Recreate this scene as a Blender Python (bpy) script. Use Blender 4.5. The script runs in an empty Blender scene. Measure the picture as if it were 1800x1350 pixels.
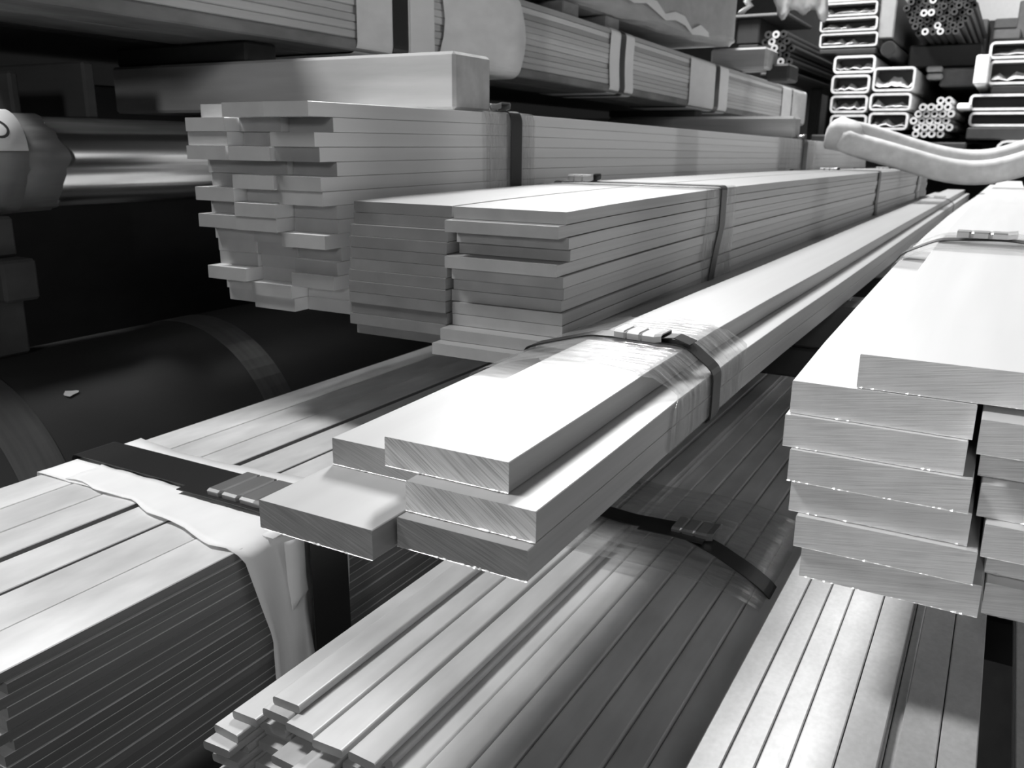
import bpy, bmesh, math, random
from mathutils import Vector, Matrix
random.seed(7)
sc = bpy.context.scene
COL = sc.collection
H = 1.25                                   # camera height over the floor (metres); all z below are relative to it

# ------------------------------------------------------------------ camera, world, lights, exposure
MX = ((0.8715, 0.1391, -0.4703), (0.4903, -0.2259, 0.8418), (0.0109, -0.9642, -0.2650))
FPX = 1528.0
cam_d = bpy.data.cameras.new('camera'); cam = bpy.data.objects.new('camera', cam_d); COL.objects.link(cam)
cam_d.sensor_width = 36; cam_d.lens = FPX / 1800 * 36; cam_d.clip_start = .02
R3 = Matrix([[MX[i][0], -MX[i][1], -MX[i][2]] for i in range(3)])
q = R3.to_quaternion().normalized()
cam.matrix_world = Matrix.Translation((0, 0, H)) @ q.to_matrix().to_4x4()
cam_d.dof.use_dof = True; cam_d.dof.focus_distance = .78; cam_d.dof.aperture_fstop = 15
sc.camera = cam
sc.view_settings.view_transform = 'Standard'; sc.view_settings.look = 'None'
sc.view_settings.gamma = 1; sc.view_settings.use_curve_mapping = False
sc.view_settings.exposure = 0.0
w = bpy.data.worlds.new('hall_air'); sc.world = w; w.use_nodes = True
w.node_tree.nodes['Background'].inputs[0].default_value = (1, 1, 1, 1)
w.node_tree.nodes['Background'].inputs[1].default_value = 0.010

def area(name, loc, target, sx, sy, power, spread=170):
    d = bpy.data.lights.new(name, 'AREA'); d.shape = 'RECTANGLE'; d.size = sx; d.size_y = sy; d.energy = power; d.spread = math.radians(spread)
    o = bpy.data.objects.new(name, d); COL.objects.link(o)
    o.location = (loc[0], loc[1], loc[2] + H)
    v = Vector(target) - Vector(loc)
    o.rotation_euler = v.to_track_quat('-Z', 'Y').to_euler()
    return o
area('bay_lamp_near', (-2.12, .12, 2.6), (-.4, .7, -.3), .6, .6, 96)
area('end_fill_behind', (.6, -3.2, .95), (-.4, .7, -.2), .5, .5, 28)  # unseen fill lamp added to brighten the bar ends
area('bay_lamp_aisle', (5.5, 3.6, 2.6), (-1, 2.4, -.1), .12, 8.6, 74)
area('bay_lamp_middle', (-2.3, 5.4, 3.9), (-.4, 3.8, 0), .8, 2.0, 410)
area('bay_lamp_far', (-1.2, 4.4, 3.9), (-.5, 7.4, .4), .8, .8, 60, 95)
area('wall_fill_back', (.5, 12.2, 4.3), (.3, 15, 1.6), 2.0, .6, 75, 120)  # unseen lamp added only to whiten the back wall

def ray(px, py):
    c = (px - 900, py - 675, FPX)
    return Vector([sum(MX[i][j] * c[j] for j in range(3)) for i in range(3)])
def at(px, py, y):                         # pixel -> point on the plane at distance y along the bars
    r = ray(px, py); return r * (y / r[1])

# ------------------------------------------------------------------ materials
def mat(name, base, rough=.5, metal=0., tint=.0, streak=0., spots=0., scale=(30, 1.2, 30), bump=0., spec=.5, grain=0., alpha=None):
    m = bpy.data.materials.new(name); m.use_nodes = True
    nt = m.node_tree; N = nt.nodes; L = nt.links; p = N['Principled BSDF']
    p.inputs['Roughness'].default_value = rough; p.inputs['Metallic'].default_value = metal
    p.inputs['Specular IOR Level'].default_value = spec
    tc = N.new('ShaderNodeTexCoord')
    cur = None
    def mul(a, fac_sock, lo, hi):
        mr = N.new('ShaderNodeMapRange'); mr.inputs[1].default_value = .25; mr.inputs[2].default_value = .75
        mr.inputs[3].default_value = lo; mr.inputs[4].default_value = hi
        L.new(fac_sock, mr.inputs[0])
        if a is None:
            mm = N.new('ShaderNodeMath'); mm.operation = 'MULTIPLY'; mm.inputs[0].default_value = base; L.new(mr.outputs[0], mm.inputs[1]); return mm.outputs[0]
        mm = N.new('ShaderNodeMath'); mm.operation = 'MULTIPLY'; L.new(a, mm.inputs[0]); L.new(mr.outputs[0], mm.inputs[1]); return mm.outputs[0]
    loc = tc.outputs['Object']
    if tint or streak or spots or grain:
        oi = N.new('ShaderNodeObjectInfo')
        add = N.new('ShaderNodeVectorMath'); add.operation = 'ADD'
        cmb = N.new('ShaderNodeCombineXYZ')
        k = N.new('ShaderNodeMath'); k.operation = 'MULTIPLY'; k.inputs[1].default_value = 17.3; L.new(oi.outputs['Random'], k.inputs[0])
        for i in range(3): L.new(k.outputs[0], cmb.inputs[i])
        L.new(tc.outputs['Object'], add.inputs[0]); L.new(cmb.outputs[0], add.inputs[1]); loc = add.outputs[0]
    if tint:
        mr = N.new('ShaderNodeMapRange'); mr.inputs[3].default_value = 1 - tint; mr.inputs[4].default_value = 1 + tint
        L.new(oi.outputs['Random'], mr.inputs[0])
        mm = N.new('ShaderNodeMath'); mm.operation = 'MULTIPLY'; mm.inputs[0].default_value = base; L.new(mr.outputs[0], mm.inputs[1]); cur = mm.outputs[0]
    def noise(sc_, detail, vec=None):
        mp = N.new('ShaderNodeMapping'); mp.inputs['Scale'].default_value = sc_; L.new(vec or loc, mp.inputs[0])
        n = N.new('ShaderNodeTexNoise'); n.inputs['Scale'].default_value = 1; n.inputs['Detail'].default_value = detail; L.new(mp.outputs[0], n.inputs[0]); return n.outputs[0]
    last = None
    if streak: last = noise(scale, 5); cur = mul(cur, last, 1 - streak, 1 + streak * .5)
    if spots: s = noise((22, 9, 22), 4); cur = mul(cur, s, 1 - spots, 1 + spots * .4); last = last or s
    if grain: s = noise((260, 200, 260), 3); cur = mul(cur, s, 1 - grain, 1 + grain); last = s
    if cur is not None:
        c = N.new('ShaderNodeCombineColor')
        for i in range(3): L.new(cur, c.inputs[i])
        L.new(c.outputs[0], p.inputs['Base Color'])
    else: p.inputs['Base Color'].default_value = (base, base, base, 1)
    if bump and last is not None:
        b = N.new('ShaderNodeBump'); b.inputs['Strength'].default_value = bump; b.inputs['Distance'].default_value = .002
        L.new(last, b.inputs['Height']); L.new(b.outputs[0], p.inputs['Normal'])
    if alpha is not None: p.inputs['Alpha'].default_value = alpha
    return m

def sawn(name, base, rough, ang, metal=.25, amp=.2):            # saw-cut bar end: fine slanted scratches
    m = mat(name, base, rough, metal, tint=.1)
    nt = m.node_tree; N = nt.nodes; L = nt.links; p = N['Principled BSDF']
    tc = N.new('ShaderNodeTexCoord'); mp = N.new('ShaderNodeMapping')
    mp0 = N.new('ShaderNodeMapping'); mp0.inputs['Rotation'].default_value = (0, ang, 0); L.new(tc.outputs['Object'], mp0.inputs[0])
    mp.inputs['Scale'].default_value = (26, 1, 1250)
    rot = N.new('ShaderNodeObjectInfo'); add = N.new('ShaderNodeVectorMath'); add.operation = 'ADD'
    L.new(mp0.outputs[0], mp.inputs[0]); L.new(mp.outputs[0], add.inputs[0])
    kk = N.new('ShaderNodeMath'); kk.operation = 'MULTIPLY'; kk.inputs[1].default_value = 31.; L.new(rot.outputs['Random'], kk.inputs[0]); L.new(kk.outputs[0], add.inputs[1])
    n = N.new('ShaderNodeTexNoise'); n.inputs['Scale'].default_value = 1; n.inputs['Detail'].default_value = 4; L.new(add.outputs[0], n.inputs[0])
    mr = N.new('ShaderNodeMapRange'); mr.inputs[1].default_value = .3; mr.inputs[2].default_value = .7; mr.inputs[3].default_value = 1 - amp; mr.inputs[4].default_value = 1 + amp
    L.new(n.outputs[0], mr.inputs[0])
    n2 = N.new('ShaderNodeTexNoise'); n2.inputs['Scale'].default_value = 26; n2.inputs['Detail'].default_value = 2; L.new(tc.outputs['Object'], n2.inputs[0])
    mr2 = N.new('ShaderNodeMapRange'); mr2.inputs[1].default_value = .3; mr2.inputs[2].default_value = .7; mr2.inputs[3].default_value = .88; mr2.inputs[4].default_value = 1.1
    L.new(n2.outputs[0], mr2.inputs[0])
    src = p.inputs['Base Color'].links[0].from_socket
    x = N.new('ShaderNodeVectorMath'); x.operation = 'SCALE'; L.new(src, x.inputs[0]); L.new(mr.outputs[0], x.inputs['Scale'])
    y = N.new('ShaderNodeVectorMath'); y.operation = 'SCALE'; L.new(x.outputs[0], y.inputs[0]); L.new(mr2.outputs[0], y.inputs['Scale'])
    L.new(y.outputs[0], p.inputs['Base Color'])
    b = N.new('ShaderNodeBump'); b.inputs['Strength'].default_value = .25; b.inputs['Distance'].default_value = .0006; L.new(n.outputs[0], b.inputs['Height']); L.new(b.outputs[0], p.inputs['Normal'])
    return m

STEEL = mat('bright_flat_steel', .46, .42, .25, tint=.05, streak=.08, scale=(40, .9, 40))
THICK = mat('bright_thick_steel', .76, .42, .25, tint=.04, streak=.07, scale=(30, .9, 30))
STEEL_END = sawn('sawn_steel_end', .42, .45, -.35)
GLINT_END = sawn('glint_sawn_end', .85, .4, -.62, amp=.34)  # paler than the other sawn ends: scratch glint put into the colour
THICK_END = sawn('sawn_thick_end', .94, .45, .16, amp=.16)
BACK = mat('mid_grey_steel', .9, .42, .3, tint=.06, streak=.06, scale=(20, .8, 60))
BACK_END = mat('sheared_grey_end', .40, .5, .2, tint=.1, spots=.12)
WIDE = mat('wide_flat_steel', .38, .40, .35, tint=.04, streak=.06, scale=(20, .8, 80))
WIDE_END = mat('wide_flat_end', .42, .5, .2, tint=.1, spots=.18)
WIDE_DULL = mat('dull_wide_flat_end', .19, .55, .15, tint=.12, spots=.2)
WIDE_EDGE = mat('wide_flat_edge', .50, .45, .3, tint=.06, streak=.12, scale=(8, 1, 200))
STEEL_EDGE = mat('bright_flat_edge', .41, .42, .35, tint=.05, streak=.12, scale=(8, 1, 160))
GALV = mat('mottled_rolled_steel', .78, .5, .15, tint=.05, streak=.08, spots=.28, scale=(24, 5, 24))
GALV_SIDE = mat('rolled_steel_edge', .25, .5, .2, tint=.12, streak=.15, scale=(8, 2, 300))  # darker than the tops: shade on the bundle's side put into the colour
NARROW = mat('narrow_rolled_steel', .62, .45, .15, tint=.06, streak=.1, spots=.24, scale=(60, 3, 60))
NARROW_END = mat('narrow_bar_end', .33, .5, .2, tint=.12, spots=.2)
LOW = mat('low_bundle_steel', .57, .45, .2, tint=.06, streak=.08, spots=.26, scale=(50, 3, 50), grain=.08)
STRIP = mat('overhead_strip_steel', .62, .5, .15, tint=.3, streak=.12, scale=(8, 1, 120))
def turned(m):                                                      # lathe-turned bar: fine rings stretch the highlight along its length
    nt = m.node_tree; p = nt.nodes['Principled BSDF']; t = nt.nodes.new('ShaderNodeTangent'); t.direction_type = 'RADIAL'; t.axis = 'Y'
    nt.links.new(t.outputs[0], p.inputs['Tangent']); p.inputs['Anisotropic'].default_value = .95; p.inputs['Anisotropic Rotation'].default_value = TROT
TROT = .25
STRAP = mat('black_steel_strap', .018, .38, .0, spec=.6)
SEAL = mat('crimp_seal_metal', .6, .28, .8, spots=.15, bump=.2)
BURR = mat('bright_burr', .9, .35, .3)
PAPER = mat('white_wrapping_paper', .9, .7, 0, spots=.06)
PACK = mat('dull_package_paper', .46, .7, 0, spots=.16)
PAPER_G = mat('grey_wrapping_paper', .9, .7, 0, spots=.14)
TAPE = mat('grey_tape', .075, .35, 0, streak=.35, scale=(6, 90, 6))
PIPE_D = mat('dark_scaled_pipe', .022, .5, 0, streak=.2, spots=.2, scale=(6, 1.2, 6), spec=.4)
PIPE_P = mat('polished_round_bar', .98, .21, 1., spots=.15); turned(PIPE_P)
WRAP = mat('grey_film_wrap', .26, .3, 0, spots=.3, bump=.5, spec=.7)
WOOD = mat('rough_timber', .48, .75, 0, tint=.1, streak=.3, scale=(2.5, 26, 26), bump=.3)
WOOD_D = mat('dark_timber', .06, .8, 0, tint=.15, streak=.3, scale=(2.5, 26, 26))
BOARD = mat('stained_board', .30, .75, 0, tint=.15, streak=.25, spots=.4, scale=(20, 4, 20))
RACK = mat('dark_rack_paint', .03, .5, 0, spots=.2)
SLING = mat('pale_woven_sling', .60, .8, 0, streak=.12, spots=.18, scale=(30, 4, 30), bump=.2)
TUBE = mat('pale_tube_wall', .75, .45, .1, tint=.15, spots=.2)
TUBE_IN = mat('tube_inside', .2, .6, .0)
PIPE_B = mat('dark_bundle_pipe', .045, .4, .2, tint=.2)
PROFILE = mat('grey_profile', .3, .5, .1, spots=.1)
RING = mat('bright_pipe_end', .62, .4, .3, tint=.1)
DARKHOLE = mat('dark_tube_hole', .01, .8, 0)
WHITEPLAS = mat('white_plastic_sheet', .85, .4, 0, spots=.05)
CONC = mat('concrete_floor', .09, .8, 0, spots=.3)
WALLP = mat('painted_hall_wall', .80, .8, 0, spots=.05)
WALLD = mat('dark_sheet_wall', .04, .8, 0)
CARTON = mat('grey_carton', .16, .7, 0, tint=.3, spots=.2)
MARK = mat('marker_ink', .02, .6)
FILM = bpy.data.materials.new('clear_stretch_film'); FILM.use_nodes = True
def film_nodes(m, dens):
    nt = m.node_tree; N = nt.nodes; L = nt.links; N.remove(N['Principled BSDF']); out = N['Material Output']
    tr = N.new('ShaderNodeBsdfTransparent'); tr.inputs[0].default_value = (.93, .93, .93, 1)
    gl = N.new('ShaderNodeBsdfGlossy'); gl.inputs['Roughness'].default_value = .16; gl.inputs[0].default_value = (.9, .9, .9, 1)
    df = N.new('ShaderNodeBsdfDiffuse'); df.inputs[0].default_value = (.7, .7, .7, 1)
    tc = N.new('ShaderNodeTexCoord'); mp = N.new('ShaderNodeMapping'); mp.inputs['Scale'].default_value = (9, 160, 9); L.new(tc.outputs['Object'], mp.inputs[0])
    n = N.new('ShaderNodeTexNoise'); n.inputs['Scale'].default_value = 1; n.inputs['Detail'].default_value = 3; L.new(mp.outputs[0], n.inputs[0])
    b = N.new('ShaderNodeBump'); b.inputs['Strength'].default_value = .8; b.inputs['Distance'].default_value = .003; L.new(n.outputs[0], b.inputs['Height'])
    L.new(b.outputs[0], gl.inputs['Normal']); L.new(b.outputs[0], df.inputs['Normal'])
    m1 = N.new('ShaderNodeMixShader'); m1.inputs[0].default_value = .5; L.new(df.outputs[0], m1.inputs[1]); L.new(gl.outputs[0], m1.inputs[2])
    mr = N.new('ShaderNodeMapRange'); mr.inputs[1].default_value = .35; mr.inputs[2].default_value = .75; mr.inputs[3].default_value = dens * .5; mr.inputs[4].default_value = dens * 2.2
    L.new(n.outputs[0], mr.inputs[0])
    m2 = N.new('ShaderNodeMixShader'); L.new(mr.outputs[0], m2.inputs[0]); L.new(tr.outputs[0], m2.inputs[1]); L.new(m1.outputs[0], m2.inputs[2])
    L.new(m2.outputs[0], out.inputs[0])
film_nodes(FILM, .14)

# ------------------------------------------------------------------ helpers
ORD = ['top', 'second', 'third', 'fourth', 'fifth', 'sixth', 'seventh', 'eighth', 'ninth', 'tenth', 'eleventh', 'twelfth',
       'thirteenth', 'fourteenth', 'fifteenth', 'sixteenth', 'seventeenth', 'eighteenth', 'nineteenth', 'twentieth']
NTH = ['first'] + ORD[1:]
def tag(o, label=None, cat=None, group=None, kind=None):
    if label: o['label'] = label
    if cat: o['category'] = cat
    if group: o['group'] = group
    if kind: o['kind'] = kind
    return o
def mobj(name, verts, faces, mats, origin=(0, 0, 0), parent=None, midx=None, smooth=False):
    """one mesh object; verts are in world-relative coordinates (z over the camera), origin likewise"""
    me = bpy.data.meshes.new(name)
    ox, oy, oz = origin
    me.from_pydata([(v[0] - ox, v[1] - oy, v[2] - oz) for v in verts], [], faces)
    for m in (mats if isinstance(mats, (list, tuple)) else [mats]): me.materials.append(m)
    if midx: me.polygons.foreach_set('material_index', midx)
    if smooth: me.polygons.foreach_set('use_smooth', [True] * len(me.polygons))
    bm = bmesh.new(); bm.from_mesh(me); bmesh.ops.recalc_face_normals(bm, faces=bm.faces); bm.to_mesh(me); bm.free()
    me.update()
    o = bpy.data.objects.new(name, me); COL.objects.link(o)
    if parent:
        po = parent['_o']
        o.parent = parent; o.location = (ox - po[0], oy - po[1], oz - po[2])
    else:
        o.location = (ox, oy, oz + H)
    o['_o'] = (ox, oy, oz)
    return o
def empty(name, origin):
    o = bpy.data.objects.new(name, None); COL.objects.link(o); o.empty_display_size = .02
    o.location = (origin[0], origin[1], origin[2] + H); o['_o'] = tuple(origin); return o
def lerp_prof(pts):
    def f(y):
        if y <= pts[0][0]: return pts[0][1]
        for (a, b), (c, d) in zip(pts, pts[1:]):
            if y <= c: return b + (d - b) * (y - a) / (c - a)
        return pts[-1][1]
    return f
ZERO = lambda y: 0.0
def section(x0, x1, z0, z1, c):
    if c <= 0: return [(x0, z0), (x1, z0), (x1, z1), (x0, z1)]
    return [(x0 + c, z0), (x1 - c, z0), (x1, z0 + c), (x1, z1 - c), (x1 - c, z1), (x0 + c, z1), (x0, z1 - c), (x0, z0 + c)]
def burr(o, x0, x1, z, y, lo=0., hi=1.):
    """ragged bright burr left by the saw along the lower edge of a bar end"""
    V = []; F = []; n = 64; ph = random.random() * 9
    for i in range(n + 1):
        x = x0 + (x1 - x0) * (lo + (hi - lo) * i / n); a = random.random() ** 2 * max(.06, .5 + .7 * math.sin(ph + i * .23) * math.sin(ph * 2 + i * .09))
        V += [(x, y - .0001, z + .0002 + .0012 * a), (x, y - .0003 - .0012 * a, z + .0001), (x, y - .0001 - .0004 * a, z + .0001)]
    for i in range(n): F += [(3 * i, 3 * i + 1, 3 * i + 4, 3 * i + 3), (3 * i + 1, 3 * i + 2, 3 * i + 5, 3 * i + 4)]
    b = mobj('saw_burr', V, F, BURR, (x0, y, z), o); b['label'] = 'bright ragged saw burr'
    return o
def rsection(x0, x1, z0, z1, r, n=3):
    out = []
    for cx, cz, a0 in ((x1 - r, z0 + r, -90), (x1 - r, z1 - r, 0), (x0 + r, z1 - r, 90), (x0 + r, z0 + r, 180)):
        for i in range(n + 1):
            a = math.radians(a0 + 90 * i / n); out.append((cx + r * math.cos(a), cz + r * math.sin(a)))
    return out
def prism(name, sec, ys, mats, dz=ZERO, dx=ZERO, parent=None, side_idx=None, endskew=0.):
    """a bar of constant section along y; material slot 1 (if any) is the cut end, slot 2 the edge faces"""
    n = len(sec); V = []; F = []; MI = []
    xm = sum(p[0] for p in sec) / n; z0 = min(p[1] for p in sec)
    for j, y in enumerate(ys):
        for (x, z) in sec:
            sk = endskew * (x - xm) if j == 0 else 0
            V.append((x + dx(y), y + sk, z + dz(y)))
    for j in range(len(ys) - 1):
        for i in range(n):
            k = (i + 1) % n
            F.append((j * n + i, j * n + k, (j + 1) * n + k, (j + 1) * n + i))
            vert = abs(sec[i][0] - sec[k][0]) < 1e-6
            MI.append(2 if (len(mats) > 2 and vert) else 0)
    F.append(tuple(range(n - 1, -1, -1))); F.append(tuple((len(ys) - 1) * n + i for i in range(n)))
    e = 1 if len(mats) > 1 else 0
    MI += [e, e]
    return mobj(name, V, F, mats, (xm, ys[0], z0), parent, MI)
def ysteps(y0, y1):
    base = [y0, y0 + .12, y0 + .26, y0 + .45, y0 + .7, y0 + 1.05, y0 + 1.6, y0 + 2.3, y0 + 3.2, y0 + 4.2]
    return [y for y in base if y < y1 - .1] + [y1]
def bar(name, x0, x1, zt, t, y0, y1, mats, prof=ZERO, label='', group='', c=.0007, dx=ZERO, rnd=0, cat='flat bar', skew=0.):
    sec = rsection(x0, x1, zt - t, zt, rnd) if rnd else section(x0, x1, zt - t, zt, c)
    o = prism(name, sec, ysteps(y0, y1), mats, prof, dx, endskew=skew)
    return tag(o, label, cat, group)
def box(name, x0, x1, y0, y1, z0, z1, m, parent=None, c=.004, label=None, cat=None, group=None, dz=ZERO, kind=None):
    """chamfered box, all three axes"""
    c = min(c, (x1 - x0) * .3, (y1 - y0) * .3, (z1 - z0) * .3)
    bm = bmesh.new(); bmesh.ops.create_cube(bm, size=1)
    for v in bm.verts: v.co = Vector(((x0 + x1) / 2 + v.co.x * (x1 - x0), (y0 + y1) / 2 + v.co.y * (y1 - y0), (z0 + z1) / 2 + v.co.z * (z1 - z0)))
    if c > 0: bmesh.ops.bevel(bm, geom=list(bm.edges), offset=c, segments=1, affect='EDGES')
    bm.verts.index_update()
    V = [tuple(v.co) for v in bm.verts]; F = [tuple(v.index for v in f.verts) for f in bm.faces]; bm.free()
    o = mobj(name, V, F, m, ((x0 + x1) / 2, (y0 + y1) / 2, z0), parent)
    return tag(o, label, cat, group, kind)
def loop_normals(P, closed):
    n = len(P); out = []
    for i in range(n):
        a = P[i - 1] if (closed or i > 0) else P[i]; b = P[(i + 1) % n] if (closed or i < n - 1) else P[i]
        tx, tz = b[0] - a[0], b[1] - a[1]; l = math.hypot(tx, tz) or 1
        out.append((-tz / l, tx / l))
    return out
def ribbon(name, P, y0, y1, th, m, closed=True, parent=None, yoff=None, sides=3, ywob=None, off=0., prof=None):
    """band wrapped round a bundle: path P in the x-z plane (clockwise seen from -y => normals outward), from y0 to y1"""
    NL = loop_normals(P, closed); n = len(P); V = []; F = []
    W = [y0 + (y1 - y0) * j / sides for j in range(sides + 1)]
    for lay in (0, 1):
        for i, (x, z) in enumerate(P):
            for j, y in enumerate(W):
                yo = (yoff[i] if yoff else 0) + (ywob(i, j / sides) if ywob else 0)
                V.append((x + NL[i][0] * (th * lay + off), y + yo, z + NL[i][1] * (th * lay + off) + ((prof(y + yo) - prof((y0 + y1) / 2)) if prof else 0)))
    s = sides + 1
    def id_(lay, i, j): return lay * n * s + (i % n) * s + j
    for i in range(n if closed else n - 1):
        for j in range(sides):
            F.append((id_(0, i, j), id_(0, i + 1, j), id_(0, i + 1, j + 1), id_(0, i, j + 1)))
            F.append((id_(1, i, j), id_(1, i, j + 1), id_(1, i + 1, j + 1), id_(1, i + 1, j)))
        for j in (0, sides): F.append((id_(0, i, j), id_(0, i + 1, j), id_(1, i + 1, j), id_(1, i, j)))
    if not closed:
        for i in (0, n - 1):
            for j in range(sides): F.append((id_(0, i, j), id_(0, i, j + 1), id_(1, i, j + 1), id_(1, i, j)))
    return mobj(name, V, F, m, (P[0][0], y0, P[0][1]), parent)
def dense(P, step, closed=True):
    out = []; n = len(P)
    for i in range(n if closed else n - 1):
        a, b = P[i], P[(i + 1) % n]; k = max(1, int(math.hypot(b[0] - a[0], b[1] - a[1]) / step))
        for j in range(k): out.append((a[0] + (b[0] - a[0]) * j / k, a[1] + (b[1] - a[1]) * j / k))
    if not closed: out.append(P[-1])
    return out
def round_path(P, r):
    """clip the corners of a closed path"""
    out = []; n = len(P)
    for i in range(n):
        p, a, b = Vector(P[i]), Vector(P[i - 1]), Vector(P[(i + 1) % n])
        da, db = (a - p), (b - p); ra = min(r, da.length * .4); rb = min(r, db.length * .4)
        s, e = p + da.normalized() * ra, p + db.normalized() * rb
        for t in (0, .33, .67, 1): v = s * (1 - t) ** 2 + p * 2 * t * (1 - t) + e * t * t; out.append((v.x, v.y))
    return out
def seal(parent, x, y, z, lx, wy, tilt=0., h=.006):
    """crimped strap seal: a plate folded down over both edges of the strap, with two pinched notches"""
    V = []; F = []
    prof = [(-wy / 2 - .001, -h * .3), (-wy / 2 - .002, h * .7), (-wy / 2 + .002, h), (wy / 2 - .002, h), (wy / 2 + .002, h * .7), (wy / 2 + .001, -h * .3)]
    xs = [-.5, -.3, -.26, -.22, .02, .06, .1, .34, .5]
    for u in xs:
        pin = 1 - .16 * (u in (-.26, .06)); lift = -h * .12 * (u in (-.26, .06)) + h * .3 * (u == .5)
        for (py, pz) in prof: V.append((x + u * lx, y + py * pin, z + pz + lift + tilt * u * lx))
    n = len(prof)
    for i in range(len(xs) - 1):
        for j in range(n - 1): F.append((i * n + j, i * n + j + 1, (i + 1) * n + j + 1, (i + 1) * n + j))
    o = mobj('crimp_seal', V, F, SEAL, (x, y, z), parent)
    md = o.modifiers.new('sheet', 'SOLIDIFY'); md.thickness = .0012
    o['label'] = 'bright crimped metal seal'
    return o
def tube_sec(r, n): return [(r * math.cos(2 * math.pi * i / n), r * math.sin(2 * math.pi * i / n)) for i in range(n)]
def cyl(name, xc, zc, r, y0, y1, mats, parent=None, n=40, dz=ZERO, ys=None, rj=0.):
    sec = [(xc + (r + random.uniform(-rj, rj)) * math.cos(2 * math.pi * i / n), zc + (r + random.uniform(-rj, rj)) * math.sin(2 * math.pi * i / n)) for i in range(n)]
    o = prism(name, sec, ys or [y0, (y0 + y1) / 2, y1], mats, dz, parent=parent)
    for p in o.data.polygons:
        if len(p.vertices) == 4: p.use_smooth = True
    return o

# ------------------------------------------------------------------ setting
def struct(o): o['kind'] = 'structure'; return o
struct(box('floor', -9, 9, -5, 16, -H - .1, -H, CONC, c=0))
struct(box('wall_back', -9, 9, 15.0, 15.2, -H, 4.5, WALLP, c=0))
struct(box('wall_left', -9.2, -9, -5, 15.2, -H, 4.5, WALLD, c=0))

# rack: columns behind the bundles, arms below them
LVL = [(-.40, -.345), (-.86, -.778)]
for i, ay in enumerate((1.62, 2.62, 4.3)):
    rk = empty('cantilever_rack', (.68, ay, -H)); tag(rk, 'dark steel cantilever rack post with arms under the bundles, %s from the front' % NTH[i], 'rack', 'rack posts right of the bundles')
    box('post', .62, .74, ay - .06, ay + .06, -H + .02, .9, RACK, parent=rk)
    box('base_plate', .55, .81, ay - .11, ay + .11, -H, -H + .02, RACK, parent=rk)
    for (z0, z1), xl in zip(LVL, (-1.04, -1.60)):
        a = box('arm', xl, .62, ay - .045, ay + .045, z0, z1, RACK, parent=rk)
        box('end_stop', xl - .012, xl, ay - .045, ay + .045, z0, z1 + .03, RACK, parent=a)
o = box('shade_panel', -2.0, -1.97, -.6, 6.2, -H, .13, RACK, label='added dark shade panel behind the round bars at left', cat='panel')  # added screen, hides the lit floor so the gap stays black
for k in range(3):  # plates added to stop lamp light leaking past the overhead bundle
    box('light_block_plate', -2.75, -1.475, .84 + .02 * k, 5.6, .1785 + .063 * k, .24 + .063 * k, RACK, label='%s added light-blocking plate left of the overhead bundle' % ('lowest', 'middle', 'topmost')[k], cat='plate', group='added light-blocking plates left of the overhead bundle')

# ------------------------------------------------------------------ bundle A: five bars in the middle
PA = lerp_prof([(.40, -.001), (.49, 0), (.6, .002), (.72, .005), (.95, .007), (1.2, .005), (1.6, .0), (2.5, -.006), (4, -.02), (6.4, -.045)])
GA = 'flat bars of the five-bar bundle in the middle'
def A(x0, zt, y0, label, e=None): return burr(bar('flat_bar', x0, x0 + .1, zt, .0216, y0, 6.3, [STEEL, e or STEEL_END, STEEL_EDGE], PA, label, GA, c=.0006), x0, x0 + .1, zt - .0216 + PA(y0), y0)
A(-.358, -.1968, .459, 'bright flat bar lying on top of the five-bar bundle in the middle', GLINT_END)
A(-.4305, -.2191, .487, 'upper left bar of the five-bar bundle, set back under the top bar')
A(-.330, -.2191, .4445, 'upper right bar of the five-bar bundle, just under the top bar', GLINT_END)
A(-.4315, -.2414, .409, 'lower left bar of the five-bar bundle, sticking out furthest')
A(-.330, -.2414, .434, 'lowest right bar of the five-bar bundle, slightly proud of the one above')
def A_hull(o):
    return [(-.4315 - o, -.264 - o), (-.4315 - o, -.2185 + o), (-.357, -.1962 + o), (-.31, -.195 + o), (-.257, -.1962 + o), (-.2295 + o, -.2185 + o), (-.2295 + o, -.264 - o)]
ya = .815
hull = [(x, z + PA(ya)) for x, z in A_hull(.0028)]
s = tag(ribbon('steel_strap', dense(round_path(hull, .008), .03), ya - .012, ya + .014, .0012, STRAP, sides=1, prof=PA), 'black steel strap round the five-bar bundle in the middle', 'strap', 'black straps round the bundles')
seal(s, -.305, ya + .001, -.195 + .0045 + PA(ya), .05, .028, tilt=-.03)
tg = ribbon('loose_end', [(-.285, -.183), (-.268, -.181), (-.252, -.186)], ya - .012, ya + .012, .001, STRAP, closed=False, parent=s, sides=1)
film_hull = [(x, z + PA(.82)) for x, z in A_hull(.0016)]
tag(ribbon('stretch_film', dense(round_path(film_hull, .008), .02), .70, .93, .0005, FILM, sides=8, prof=PA, ywob=lambda i, t: (.012 * math.sin(i * .9) if t in (0, 1) else 0)), 'clear stretch film wrapped round the five-bar bundle under its strap', 'plastic film', 'clear film round the bundles')
ya2 = 4.6
hull = [(x, z + PA(ya2)) for x, z in A_hull(.003)]
s = tag(ribbon('steel_strap', dense(round_path(hull, .008), .03), ya2 - .015, ya2 + .015, .0012, STRAP, sides=1, prof=PA), 'black steel strap at the far end of the five-bar bundle', 'strap', 'black straps round the bundles')
seal(s, -.29, ya2, -.188 + PA(ya2), .05, .03)

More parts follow.
